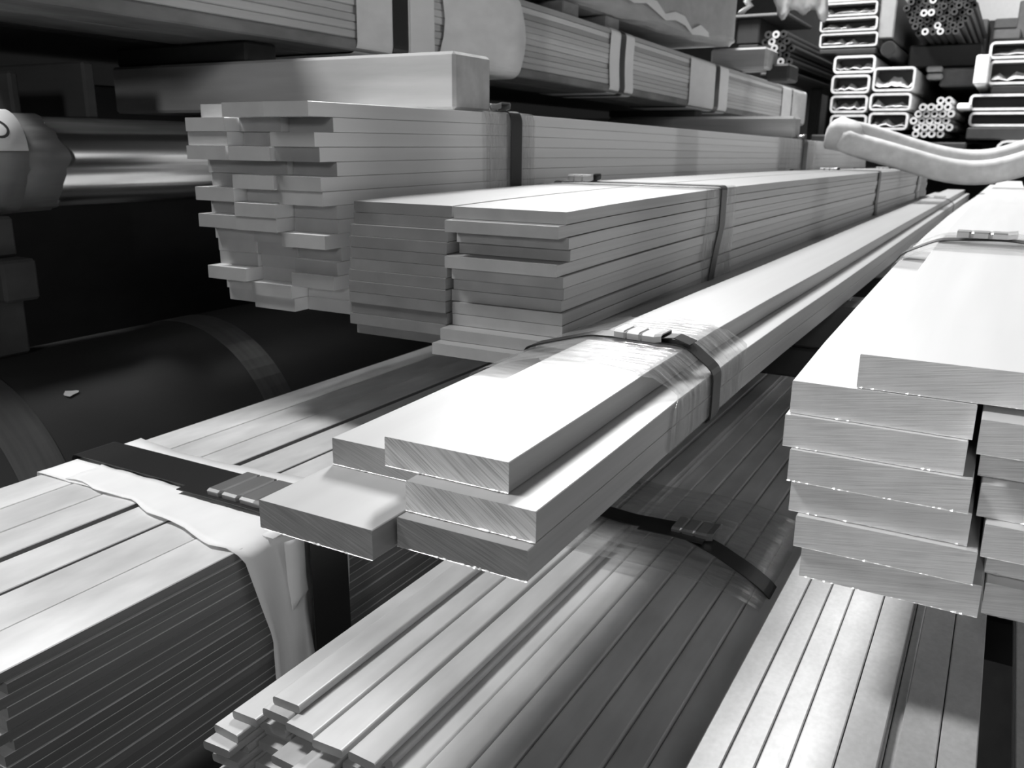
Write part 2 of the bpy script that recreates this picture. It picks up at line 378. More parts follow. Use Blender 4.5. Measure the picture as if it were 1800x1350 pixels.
# ------------------------------------------------------------------ bundle B: thick bars at right
PB = lerp_prof([(.60, -.001), (.64, 0), (.756, .006), (1.02, .013), (1.42, .021), (2.0, .02), (2.6, .014), (4, -.012), (6.4, -.04)])
GB = 'thick bars of the two-column stack at right'
def B(x0, zt, y0, label, t=.0243, y1=6.1): return burr(bar('thick_flat_bar', x0, x0 + .12, zt, t, y0, y1, [THICK, THICK_END], PB, label, GB, c=.0006), x0, x0 + .12, zt - t + PB(y0), y0)
B(-.0765, -.1381, .636, 'thick bar lying across the top of the two-column stack at right')
for k, (x, y) in enumerate([(-.120, .634), (-.122, .630), (-.1155, .626), (-.113, .630), (-.106, .624), (-.1, .627)]):
    B(x, -.163 - .0248 * k, y, '%s thick bar down in the left column of the stack at right' % ORD[k])
for k, (x, y) in enumerate([(.003, .618), (.006, .645), (.009, .632), (.015, .622), (.020, .650), (.0215, .636)]):
    B(x + .0005, -.1675 - .0241 * k, y, '%s thick bar down in the right column of the stack at right' % ORD[k], t=.0236)
yb = 1.31
hull = [(-.124, -.312), (-.124, -.16), (-.076, -.1365), (0, -.133), (.045, -.1365), (.146, -.166), (.146, -.312)]
hull = [(x, z + PB(yb) + .0015) for x, z in hull]
s = tag(ribbon('steel_strap', dense(round_path(hull, .012), .03), yb - .016, yb + .016, .0012, STRAP, sides=1, prof=PB), 'dark steel strap round the thick bar stack at right', 'strap', 'black straps round the bundles')
seal(s, -.02, yb, -.131 + PB(yb) + .0035, .07, .034)
tag(ribbon('stretch_film', dense(round_path(hull, .012), .03), yb - .1, yb + .11, .0004, FILM, prof=PB, sides=6, off=-.001), 'clear stretch film under the strap of the thick bar stack', 'plastic film', 'clear film round the bundles')

# ------------------------------------------------------------------ bundle C: wide flats, two columns
PC = lerp_prof([(.83, -.001), (.887, 0), (1.06, .003), (1.5, .005), (2.1, .002), (3.5, -.009), (5.2, -.031), (6.2, -.045)])
GC = 'wide flat bars of the two-column stack in the middle distance'
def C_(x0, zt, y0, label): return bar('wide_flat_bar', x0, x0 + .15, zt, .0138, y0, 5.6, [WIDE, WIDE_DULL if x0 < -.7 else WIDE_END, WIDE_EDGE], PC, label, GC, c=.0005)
CL = [(0, .893), (0, .892), (0, .884), (0, .881), (.001, .881), (0, .881), (-.001, .879), (0, .877), (0, .877), (.001, .879), (-.001, .878), (.002, .888)]
CR = [(-.5785, .888), (-.5785, .868), (-.5770, .892), (-.5785, .900), (-.581, .871), (-.5775, .881), (-.58, .889), (-.583, .889), (-.5785, .883), (-.578, .883), (-.581, .860), (-.581, .842)]
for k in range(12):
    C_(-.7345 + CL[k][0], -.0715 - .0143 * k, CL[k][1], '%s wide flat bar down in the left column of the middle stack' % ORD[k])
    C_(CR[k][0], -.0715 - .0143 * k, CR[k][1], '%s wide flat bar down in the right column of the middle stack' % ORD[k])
def C_loop(y, o=.0022): return [(x, z + PC(y)) for x, z in [(-.738 - o, -.245 - o), (-.738 - o, -.0705 + o), (-.60, -.0700 + o), (-.4272 + o, -.0705 + o), (-.4272 + o, -.13), (-.4285 + o, -.18), (-.4272 + o, -.245 - o)]]
yc = 1.49
P = dense(round_path(C_loop(yc), .006), .02)
yo = [(-.05 * max(0, min(1, (-.13 - z) / .1)) if x > -.45 else 0) for x, z in P]
s = tag(ribbon('steel_strap', P, yc - .015, yc + .016, .0012, STRAP, sides=1, yoff=yo, prof=PC), 'black steel strap hanging down the side of the wide flat stack', 'strap', 'black straps round the bundles')
seal(s, -.685, yc, -.0645 + PC(yc), .05, .034, h=.009)
tag(ribbon('stretch_film', dense(round_path(C_loop(yc, .0012), .006), .03), yc - .09, yc + .08, .0004, FILM, prof=PC, sides=6), 'clear stretch film under the near strap of the wide flat stack', 'plastic film', 'clear film round the bundles')
for yy, wd in ((3.48, 'middle'), (5.0, 'far')):
    s = tag(ribbon('steel_strap', dense(round_path(C_loop(yy), .006), .03), yy - .03, yy + .03, .0012, STRAP, sides=1, prof=PC), 'black steel strap round the %s part of the wide flat stack' % wd, 'strap', 'black straps round the bundles')
    seal(s, -.6, yy, -.066 + PC(yy), .06, .06)
tag(ribbon('stretch_film', dense(round_path(C_loop(5.35, .0012), .006), .03), 5.2, 5.55, .0004, FILM, prof=PC, sides=4), 'clear stretch film round the far end of the wide flat stack', 'plastic film', 'clear film round the bundles')

# ------------------------------------------------------------------ bundle D: three columns at the back left
PD = lerp_prof([(.80, 0), (.87, 0), (1.36, .002), (1.9, -.001), (3.8, -.016), (5.6, -.03), (6.4, -.04)])
GD = 'flat bars of the three-column stack at the back left'
RL = [-1.119, -1.156, -1.153, -1.159, -1.112, -1.107, -1.147, -1.114, -1.146, -1.110, -1.104, -1.104, -1.135, -1.094, -1.088]
RM = [-1.072, -1.037, -1.030, -1.067, -1.030, -1.062, -1.033, -1.063, -1.062, -1.025, -1.018, -1.012, -1.010, -1.038, -1.033]
RR = [-.985, -.936, -.976, -.968, -.933, -.968, -.967, -.937, -.938, -.967, -.932, -.943, -.952, -.919, -.920]
for nm, xs, rat in (('left', -1.0, RL), ('middle', -.922, RM), ('right', -.845, RR)):
    for k in range(15):
        x = xs + random.uniform(-.0008, .0008) + .0008 * (k - 7) * .3
        o = bar('flat_bar', x, x + .075, .050 - .0185 * k, .0181, xs / rat[k], 5.6, [BACK, BACK_END], PD,
                '%s flat bar down in the %s column of the three-column stack' % (ORD[k], nm), GD, c=.0005)
def D_loop(y, o=.002): return [(x, z + PD(y)) for x, z in [(-1.004 - o, -.229 - o), (-1.004 - o, .051 + o), (-.77, .051 + o), (-.7665 + o, .04), (-.7665 + o, -.229 - o)]]
yd = 1.374
s = tag(ribbon('steel_strap', dense(round_path(D_loop(yd), .006), .03), yd - .019, yd + .019, .0012, STRAP, sides=1, prof=PD), 'black steel strap round the near part of the three-column stack', 'strap', 'black straps round the bundles')
seal(s, -.80, yd - .02, .058 + PD(yd), .05, .03, h=.008)
tag(ribbon('stretch_film', dense(round_path(D_loop(yd, .001), .006), .03), yd - .1, yd + .07, .0004, FILM, prof=PD, sides=6), 'clear stretch film under the near strap of the three-column stack', 'plastic film', 'clear film round the bundles')
yd = 3.82
s = tag(ribbon('steel_strap', dense(round_path(D_loop(yd), .006), .03), yd - .04, yd + .04, .0012, STRAP, sides=1, prof=PD), 'black steel strap round the far part of the three-column stack', 'strap', 'black straps round the bundles')
seal(s, -.80, yd, .058 + PD(yd), .06, .05, h=.01)
tag(ribbon('stretch_film', dense(round_path(D_loop(yd, .001), .006), .03), yd - .45, yd + .2, .0004, FILM, prof=PD, sides=6), 'clear stretch film under the far strap of the three-column stack', 'plastic film', 'clear film round the bundles')

# timbers between the rack arms and the upper bundles
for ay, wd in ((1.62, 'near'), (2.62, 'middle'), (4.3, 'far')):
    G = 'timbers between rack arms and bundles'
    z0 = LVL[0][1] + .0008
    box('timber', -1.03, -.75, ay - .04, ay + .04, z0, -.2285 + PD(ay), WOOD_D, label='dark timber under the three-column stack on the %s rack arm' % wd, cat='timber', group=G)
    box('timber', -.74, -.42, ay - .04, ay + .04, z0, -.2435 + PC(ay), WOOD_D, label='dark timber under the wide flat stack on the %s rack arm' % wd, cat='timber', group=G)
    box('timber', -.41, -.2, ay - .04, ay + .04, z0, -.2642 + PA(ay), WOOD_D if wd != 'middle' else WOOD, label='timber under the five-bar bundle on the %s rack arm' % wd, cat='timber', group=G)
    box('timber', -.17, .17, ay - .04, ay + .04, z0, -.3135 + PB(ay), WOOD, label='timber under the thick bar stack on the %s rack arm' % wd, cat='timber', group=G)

# ------------------------------------------------------------------ lower left bundle, wrapped with paper and a broad strap
GL = 'flat bars of the paper-wrapped bundle at lower left'
xe = [-1.0, -.9385, -.8775, -.8145, -.7535, -.692]
for k, x in enumerate(xe):
    dzk = [0, .0006, .0012, .0, -.0012, .0004][k]
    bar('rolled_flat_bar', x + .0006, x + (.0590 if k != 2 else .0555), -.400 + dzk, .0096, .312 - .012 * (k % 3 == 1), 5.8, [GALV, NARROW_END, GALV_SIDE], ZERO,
        '%s flat bar from the left on top of the lower left bundle' % NTH[k] if k < 5 else 'rightmost flat bar on top of the lower left bundle', GL, c=.0008)
for k in range(1, 18):
    dxk = [0, .0012, .0004, .0, .0006, -.0008, -.0004, -.0012, .0, -.0003, -.001, -.0004, -.0012, .0004, -.001, -.0015, -.0008, -.001][k]
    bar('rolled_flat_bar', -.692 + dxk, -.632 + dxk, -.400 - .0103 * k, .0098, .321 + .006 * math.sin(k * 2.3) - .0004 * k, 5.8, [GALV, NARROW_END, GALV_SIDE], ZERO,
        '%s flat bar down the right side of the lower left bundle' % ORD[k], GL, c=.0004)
for k in range(1, 18):
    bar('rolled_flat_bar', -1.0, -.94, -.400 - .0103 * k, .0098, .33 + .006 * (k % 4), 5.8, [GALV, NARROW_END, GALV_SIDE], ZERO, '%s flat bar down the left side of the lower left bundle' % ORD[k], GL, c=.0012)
for j in range(1, 5):
    bar('rolled_flat_bar', xe[j], xe[j] + .06, -.4103, .0098, .34 + .01 * j, 5.8, [GALV, NARROW_END, GALV_SIDE], ZERO, 'flat bar of the second layer of the lower left bundle, %s from the left' % NTH[j], GL, c=.0012)
    bar('rolled_flat_bar', xe[j], xe[j] + .06, -.4206, .0098, .34 + .01 * j, 5.8, [GALV, NARROW_END, GALV_SIDE], ZERO, 'flat bar of the third layer of the lower left bundle, %s from the left' % NTH[j], GL, c=.0012)
# wrapping paper: sheet over the top and down the right side
def sheet(name, path, yf, yb, m, nj=8, wave=.002, parent=None):
    """thin sheet along path (x,z); yf(s), yb(s) give its front and back edges at arc parameter s in 0..1"""
    n = len(path); V = []; F = []
    for i, (x, z) in enumerate(path):
        s_ = i / (n - 1); a, b = yf(s_), yb(s_)
        for j in range(nj + 1):
            t = j / nj
            V.append((x + wave * .6 * math.sin(9 * t + i * .5), a + (b - a) * t, z + abs(wave * math.sin(i * .8 + 5 * t)) * (1 if t in (0, 1) else .5)))
    for i in range(n - 1):
        for j in range(nj): F.append((i * (nj + 1) + j, (i + 1) * (nj + 1) + j, (i + 1) * (nj + 1) + j + 1, i * (nj + 1) + j + 1))
    o = mobj(name, V, F, m, path[0] and (path[0][0], yf(0), path[0][1]), parent, smooth=True)
    md = o.modifiers.new('sheet', 'SOLIDIFY'); md.thickness = .0007
    return o
top1 = dense([(-1.012, -.43), (-1.006, -.3985), (-.62, -.3985)], .02, False)
pw = empty('wrapping_paper', (-.8, .65, -.3985)); tag(pw, 'white wrapping paper over the lower left bundle under its black strap', 'wrapping paper')
sheet('under_sheet', top1, lambda s_: .594 + .01 * s_, lambda s_: .750 - .012 * math.sin(s_ * 5) - .012 * s_, PAPER, parent=pw, wave=.0015)
top2 = dense([(-.955, -.3968), (-.66, -.3966), (-.640, -.3972), (-.628, -.403), (-.6225, -.412), (-.620, -.45), (-.618, -.50), (-.614, -.54), (-.610, -.58), (-.606, -.61)], .014, False)
fr = lerp_prof([(0, .598), (.25, .592), (.45, .573), (.52, .566), (.60, .556), (.72, .572), (.85, .592), (1, .585)])
sheet('over_sheet', top2, lambda s_: fr(s_) + .003 * math.sin(s_ * 31) * (s_ < .5), lambda s_: .648, PAPER, parent=pw, wave=.0022)
sheet('side_sheet', dense([(-.6285, -.404), (-.6265, -.45), (-.6255, -.5), (-.6245, -.60)], .014, False), lambda s_: .60, lambda s_: .726 + .004 * math.sin(6 * s_), PAPER, parent=pw, wave=.0012)
V = []; F = []
for i, z in enumerate((-.4065, -.42, -.44, -.46, -.475, -.486)):
    xo = -.6172 - (z < -.46) * -.002
    V += [(xo, .616 + .004 * i / 5, z), (xo + .0016, .632 - .012 * (i == 5), z - .002), (xo, .646 - .018 * (i == 5), z)]
for i in range(5): F += [(3 * i, 3 * i + 1, 3 * i + 4, 3 * i + 3), (3 * i + 1, 3 * i + 2, 3 * i + 5, 3 * i + 4)]
mobj('fold', V, F, PAPER, (-.617, .62, -.42), pw, smooth=True).modifiers.new('sheet', 'SOLIDIFY').thickness = .0006
yl = .675
loop = [(-1.0165, -.5855), (-1.0165, -.3938), (-.64, -.3928), (-.6135, -.402), (-.6115, -.5855)]
s = tag(ribbon('steel_strap', dense(round_path(loop, .008), .03), yl - .026, yl + .034, .0012, STRAP, sides=1), 'broad black steel strap over the paper of the lower left bundle', 'strap', 'black straps round the bundles')
lap = ribbon('overlap', [(-.80, -.3915), (-.70, -.3905), (-.645, -.3915)], yl - .042, yl + .014, .0012, STRAP, closed=False, parent=s, sides=1)
seal(s, -.712, yl - .004, -.3885, .085, .062, h=.006)

# ------------------------------------------------------------------ narrow bars, bottom centre
PM = ZERO
GM = 'narrow flat bars of the bundle at bottom centre'
P8 = .0080; T8 = .0078
def N_(x0, wd, row, y0, label, t=T8, z=None):
    zt = (-.450 - P8 * (row - 1)) if z is None else z
    return bar('narrow_flat_bar', x0, x0 + wd, zt, t, y0, 5.2, [NARROW, NARROW_END], PM, label, GM, rnd=.0022, skew=random.uniform(-.06, .06))
SFX = 'of the bottom centre bundle'
N_(-.4755, .0285, 0, .451, 'narrow flat bar lying alone on top ' + SFX)
for k, (x, wd, y) in enumerate([(-.4800, .0285, .443), (-.4505, .0300, .438), (-.4180, .0295, .434), (-.3845, .0270, .436)]):
    N_(x, wd, 1, y, '%s bright narrow bar from the left in the upper layer %s' % (NTH[k], SFX))
N_(-.5075, .0265, 2, .436, 'narrow bar at the left edge %s, second layer' % SFX)
for k, (x, y) in enumerate([(-.479, .46), (-.449, .455), (-.4175, .45), (-.383, .452)]):
    N_(x, .0285, 2, y, 'narrow bar hidden under the %s upper bar %s' % (NTH[k], SFX))
cols = [-.5165, -.4865, -.4555, -.4245, -.3945, -.3645, -.3345, -.3045, -.2745, -.2445, -.2145, -.1845]
ends = {3: [.422, .445, .452, .405, .44, .455, .462, .45, .46, .44, .45, .46],
        4: [.411, .450, .425, .455, .43, .45, .44, .45, .46, .44, .45, .46],
        5: [.430, .440, .445, .44, .415, .45, .44, .45, .46, .44, .45, .46],
        6: [.418, .455, .430, .45, .44, .42, .44, .45, .46, .44, .45, .46],
        7: [.425, .435, .45, .42, .44, .45, .44, .45, .46, .44, .45, .46],
        8: [.410, .44, .43, .45, .42, .45, .44, .45, .46, .44, .45, .46]}
for row, es in ends.items():
    for k, y in enumerate(es):
        drop = 0
        N_(cols[k] + random.uniform(-.0006, .0006) + .0006 * (row - 3), .0285, row, y, 'narrow bar %s from the left in the %s layer down %s' % (NTH[k], ORD[row - 1], SFX))
loop = [(-.523, -.515), (-.521, -.466), (-.482, -.4485), (-.4755, -.4405), (-.445, -.4405), (-.357, -.4475), (-.29, -.445), (-.24, -.447), (-.195, -.455), (-.17, -.463), (-.152, -.478), (-.149, -.515)]
ym = .945
P = dense(round_path(loop, .01), .02)
yo = [(-.07 * max(0, (x + .30) / .15) if x > -.30 else 0) for x, z in P]
s = tag(ribbon('steel_strap', P, ym - .016, ym + .016, .0012, STRAP, sides=1, yoff=yo), 'black steel strap round the narrow bars at bottom centre', 'strap', 'black straps round the bundles')
ribbon('overlap', [(-.335, -.4425), (-.29, -.4415), (-.255, -.4425)], ym - .034, ym - .008, .0012, STRAP, closed=False, parent=s, sides=1)
seal(s, -.272, ym - .002, -.4415, .05, .036)
tag(ribbon('stretch_film', dense(round_path(loop, .01), .02), ym - .11, ym + .13, .0004, FILM, sides=6, off=-.0012), 'clear stretch film under the strap of the narrow bars', 'plastic film', 'clear film round the bundles')

# ------------------------------------------------------------------ low bundle under the thick bar stack
GR = 'flat bars of the low bundle under the right stack'
edges = [(-0.1382, -0.1182), (-0.1173, -0.0980), (-0.0971, -0.0786), (-0.0777, -0.0517), (-0.0507, -0.0255), (-0.0158, 0.0090), (0.0099, 0.0337)]
for k, (a, b) in enumerate(edges):
    bar('low_flat_bar', a, b, -.4050, .0116, .40 + .004 * (k % 3), 5.0, [LOW, NARROW_END], ZERO, '%s bar from the left on top of the low bundle under the right stack' % NTH[k], GR, c=.0008)
for j in range(1, 7):
    for k in range(6):
        x = -.1382 + .0288 * k
        bar('low_flat_bar', x, x + .0281, -.4050 - .012 * j, .0117, .40 + .003 * ((k + j) % 3), 5.0, [LOW, NARROW_END], ZERO, '%s bar from the left in the %s layer of the low bundle at right' % (NTH[k], ORD[j]), GR, c=.0008)
for j in range(2):
    for k in range(5):
        x = .064 + .031 * k
        bar('low_flat_bar', x, x + .03, -.455 - .012 * j, .0117, .42 + .004 * ((k + j) % 2), 5.0, [LOW, NARROW_END], ZERO, '%s bar from the left, %s layer, of the shaded bundle at far right' % (NTH[k], ORD[j]), 'flat bars of the shaded bundle at far right')
# supports of the lower bundles on the lower rack arms
for ay, wd in ((1.62, 'near'), (2.62, 'middle'), (4.3, 'far')):
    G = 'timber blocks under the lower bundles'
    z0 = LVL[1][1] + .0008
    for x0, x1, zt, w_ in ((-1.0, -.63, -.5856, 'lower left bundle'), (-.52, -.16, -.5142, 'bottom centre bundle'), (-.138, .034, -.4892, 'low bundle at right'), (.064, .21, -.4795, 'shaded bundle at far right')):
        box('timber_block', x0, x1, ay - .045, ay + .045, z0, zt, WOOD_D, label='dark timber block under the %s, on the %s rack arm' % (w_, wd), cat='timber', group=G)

# ------------------------------------------------------------------ round bars at left
big = empty('large_round_bar', (-1.263, .3, -.777)); tag(big, 'very large dark round bar with grey tape bands at lower left', 'round bar')
BC = (-1.263, -.543, .2335)
cyl('body', BC[0], BC[1], BC[2], .05, 5.5, [PIPE_D], parent=big, n=72)
for y0, y1, wd in ((.602, .669, 'near'), (1.035, 1.10, 'far')):
    n = 72; P = [(BC[0] + (BC[2] + .0006) * math.cos(-2 * math.pi * i / n), BC[1] + (BC[2] + .0006) * math.sin(-2 * math.pi * i / n)) for i in range(n)]
    o = ribbon('tape_band', P, y0, y1, .0006, TAPE, parent=big, sides=1); o['label'] = 'grey tape band, %s one' % wd
for (px, py, r_) in ((125, 692, .010),):
    a = math.radians(55.9)
    V = []; cx, cz = BC[0] + (BC[2] + .001) * math.cos(a), BC[1] + (BC[2] + .001) * math.sin(a)
    for i in range(9):
        t = 2 * math.pi * i / 9; u = .0045 * math.sin(t) * (1 + .5 * math.cos(3 * t)); v = .012 * math.cos(t)
        V.append((cx - u * math.sin(a),   .734 + v, cz + u * math.cos(a)))
    V += [(x + .001, y, z + .001) for x, y, z in V]
    F = [tuple(range(9)), tuple(range(17, 8, -1))] + [(i, (i + 1) % 9, 9 + (i + 1) % 9, 9 + i) for i in range(9)]
    o = mobj('paint_flake', V, F, PAPER_G, (cx, .734, cz), big); o['label'] = 'pale scuffed patch'
pol = empty('polished_bar', (-1.3, .4, -.105)); tag(pol, 'polished round bar with a wrapped end at left, above the large dark bar', 'round bar')
cyl('body', -1.30, -.034, .0685, .35, 5.4, [PIPE_P], parent=pol, n=64)
def wrap_ring(name, r, y0, y1, m, lab, jag=.0):
    n = 56; V = []; F = []; ny = 6
    for j in range(ny + 1):
        for i in range(n):
            a = 2 * math.pi * i / n
            rr = r + .0012 * math.sin(5 * a + j * 2.1) + .001 * math.sin(11 * a + j)
            yj = y0 + (y1 - y0) * j / ny + (jag * math.sin(4 * a + 1) * .6 + jag * random.uniform(-.4, .4) if j == ny else 0)
            V.append((-1.30 + rr * math.cos(a), yj, -.034 + rr * math.sin(a)))
    for j in range(ny):
        for i in range(n): k = (i + 1) % n; F.append((j * n + i, j * n + k, (j + 1) * n + k, (j + 1) * n + i))
    o = mobj(name, V, F, m, (-1.3, y0, -.034), pol, smooth=True); md = o.modifiers.new('sheet', 'SOLIDIFY'); md.thickness = .001
    o['label'] = lab; return o
wrap_ring('film_wrap', .0715, .45, .835, WRAP, 'grey plastic wrap', jag=.010)
wrap_ring('tape_wrap', .0735, .55, .775, WRAP, 'inner layer of shiny tape', jag=.006)
# pale label patch on the wrap with a hand-drawn round mark
def patch(name, a0, a1, y0, y1, r, m, lab):
    V = []; F = []; na, ny = 8, 4
    for i in range(na + 1):
        a = math.radians(a0 + (a1 - a0) * i / na)
        for j in range(ny + 1): V.append((-1.30 + r * math.cos(a), y0 + (y1 - y0) * j / ny + .012 * (i / na), -.034 + r * math.sin(a)))
    for i in range(na):
        for j in range(ny): F.append((i * (ny + 1) + j, i * (ny + 1) + j + 1, (i + 1) * (ny + 1) + j + 1, (i + 1) * (ny + 1) + j))
    o = mobj(name, V, F, m, (-1.3, y0, -.034), pol, smooth=True); o['label'] = lab
    md = o.modifiers.new('sheet', 'SOLIDIFY'); md.thickness = .0006; md.offset = 1; return o
patch('paper_label', 14, 80, .60, .778, .0765, PAPER, 'pale paper label')
V = []; F = []; n = 24
for i in range(n):
    t = 2 * math.pi * i / n
    for rr in (1.0, .78):
        a = math.radians(40 + 13 * math.sin(t) * rr); V.append((-1.30 + .0779 * math.cos(a), .745 + .017 * rr * math.cos(t), -.034 + .0779 * math.sin(a)))
for i in range(n): k = (i + 1) % n; F.append((2 * i, 2 * i + 1, 2 * k + 1, 2 * k))
mobj('ink_mark', V, F, MARK, (-1.3, .69, .02), pol)
# timbers round them
box('timber', -1.52, -1.25, .695, .757, -.3088, -.2225, WOOD_D, label='dark timber lying on the large dark round bar at left', cat='timber')
box('timber', -1.50, -1.2, .70, .752, -.2215, -.163, WOOD_D, label='short timber with a pale sawn end, second of the pile at left', cat='timber')
box('timber', -1.50, -1.235, .705, .748, -.1622, -.1055, WOOD_D, label='upper timber of the pile, right under the wrapped end of the polished bar', cat='timber')
box('plank', -1.85, -1.385, .862, .878, .0355, .103, WOOD_D, label='plank on edge on the polished round bar, nearer of two', cat='plank')
box('plank', -1.85, -1.385, .992, 1.014, .0355, .128, WOOD_D, label='plank on edge on the polished round bar, further of two', cat='plank')
for ay, wd in ((1.62, 'near'), (2.62, 'middle'), (4.3, 'far')):
    box('timber_block', -1.38, -1.20, ay - .04, ay + .04, -.3085, -.1035, WOOD_D, label='dark timber block between the two round bars at left, %s one' % wd, cat='timber', group='timber blocks under the polished bar')

# ------------------------------------------------------------------ overhead bundle E
PE = lerp_prof([(.68, .005), (1.73, .0025), (2.16, 0), (2.72, -.0025), (3.53, -.017), (4.45, -.027), (5.8, -.037)])
GE = 'flat strips of the paper-wrapped overhead bundle'
for j, nm in enumerate(('right', 'left')):
    x = -1.324 - .128 * j
    bar('stained_board', x - .003, x + .1243, .201, .0235, .765, 5.83, [BOARD], PE, 'stained wooden board under the %s column of the overhead bundle' % nm, 'boards under the overhead bundle', c=.003, cat='board')
    for k in range(11):
        dxk = random.uniform(-.0045, .001) if k not in (0,) else 0
        bar('overhead_flat_bar', x + dxk, x + .124 + dxk, .3717 - .0155 * k, .0149, .77 + .012 * random.random(), 5.81, [STRIP], PE,
            '%s flat bar down in the %s column of the overhead bundle' % (ORD[k], nm), GE, c=.0016)
def E_loop(y): return [(x, z + PE(y)) for x, z in [(-1.459, .1772), (-1.459, .3722), (-1.2099, .3722), (-1.1997, .360), (-1.1997, .19), (-1.2099, .1772)]]
def E_band(name, y0, y1, o, m, lab, cat, bulge=0, parent=None):
    y = (y0 + y1) / 2
    P = dense(round_path(E_loop(y), .012), .03)
    yo = [(bulge * math.sin(max(0, min(1, (.37 - z) / .19)) * math.pi) if x > -1.23 else 0) for x, z in P]
    return tag(ribbon(name, P, y0, y1, .0008, m, sides=3, yoff=yo, off=o + .0026, parent=parent, prof=PE), lab, cat)
E_band('wrapping_paper', 1.484, 1.76, .0008, PAPER_G, 'grey paper band under the near strap of the overhead bundle', 'wrapping paper')
E_band('wrapping_paper', 1.764, 2.155, .0030, PAPER_G, 'wide grey paper sheet round the overhead bundle above the timber', 'wrapping paper', bulge=.037)
E_band('wrapping_paper', 1.664, 1.755, .0025, PAPER, 'pale paper strip between strap and sheet of the overhead bundle', 'wrapping paper')
E_band('steel_strap', 1.602, 1.657, .0025, STRAP, 'black strap at the near paper band of the overhead bundle', 'strap')
E_band('wrapping_paper', 2.777, 2.981, .0010, PAPER, 'white paper band round the middle of the overhead bundle', 'wrapping paper', bulge=-.012)
E_band('steel_strap', 2.858, 2.901, .0028, STRAP, 'narrow black strap on the white paper band of the overhead bundle', 'strap', bulge=-.012)
E_band('wrapping_paper', 3.587, 4.132, .0010, PAPER, 'wide white paper band on the far half of the overhead bundle', 'wrapping paper')
E_band('steel_strap', 3.928, 3.99, .0028, STRAP, 'thin black strap on the wide white band of the overhead bundle', 'strap')
E_band('wrapping_paper', 5.22, 5.443, .0010, PAPER, 'white paper band near the far end of the overhead bundle', 'wrapping paper')
E_band('wrapping_paper', 5.48, 5.863, .0010, PAPER_G, 'grey paper end wrap of the overhead bundle', 'wrapping paper')
# square timbers and spacers carrying it, on top of the three-column stack
box('square_timber', -1.62, -.795, 1.225, 1.338, .0535, .1425, WOOD, c=.005, label='square timber between the three-column stack and the overhead bundle', cat='timber')
box('spacer_plank', -1.62, -1.26, 1.24, 1.32, .143, .179, WOOD_D, label='thin plank on the square timber under the overhead bundle', cat='timber')
box('square_timber', -1.62, -.80, 3.75, 3.86, .036, .125, WOOD, c=.01, label='far square timber between the three-column stack and the overhead bundle', cat='timber')
box('spacer_plank', -1.62, -1.22, 3.76, 3.85, .1255, .153, WOOD_D, label='thin plank on the far square timber under the overhead bundle', cat='timber')
# wrapped package above
for i, yy in enumerate((2.13, 2.5, 2.85)):
    box('spacer_block', -1.45, -1.225 - .012 * i, yy, yy + .11, .3735 + PE(yy), .4180, BOARD, label='wooden spacer block under the wrapped package, %s from the near end' % NTH[i], cat='timber', group='spacer blocks under the wrapped package')
pk = empty('wrapped_package', (-1.6, 2.7, .4187)); tag(pk, 'large package wrapped in grey paper above the overhead bundle', 'package')
V = []; F = []; ny = 26
secp = rsection(-2.0, -1.237, .4187, .97, .037, 4)
dzp = lerp_prof([(1.17, .0), (2.85, 0), (3.6, .007), (4.33, .037)])
n = len(secp); ysl = [1.17 + (4.33 - 1.17) * i / ny for i in range(ny + 1)]
for y in ysl:
    for (x, z) in secp: V.append((x + random.uniform(-.004, .004), y, z + dzp(y) * (1 if z < .6 else 0) + random.uniform(0, .006)))
for j in range(ny):
    for i in range(n): k = (i + 1) % n; F.append((j * n + i, j * n + k, (j + 1) * n + k, (j + 1) * n + i))
F.append(tuple(range(n))); F.append(tuple(ny * n + i for i in range(n)))
mobj('paper_cover', V, F, PACK, (-1.6, 1.17, .4187), pk)
V = []; F = []
for i in range(12):
    y = 2.72 + 1.17 * i / 11; zz = .501 - .056 * i / 11 + .012 * math.sin(i * 1.9)
    for dzz, ox in ((0, .006), (.03 + .012 * math.sin(i * 2.7), .003)): V.append((-1.237 + ox + .006 * abs(math.sin(i)), y, zz + dzz))
for i in range(11): F.append((2 * i, 2 * i + 1, 2 * i + 3, 2 * i + 2))
o = mobj('torn_flap', V, F, PAPER, (-1.237, 2.72, .5), pk); o['label'] = 'torn pale paper edge'; o.modifiers.new('sheet', 'SOLIDIFY').thickness = .001
box('slit', -1.238, -1.2335, 3.24, 3.34, .545, .68, CARTON, parent=pk, c=.001)['label'] = 'dark slit in the paper'

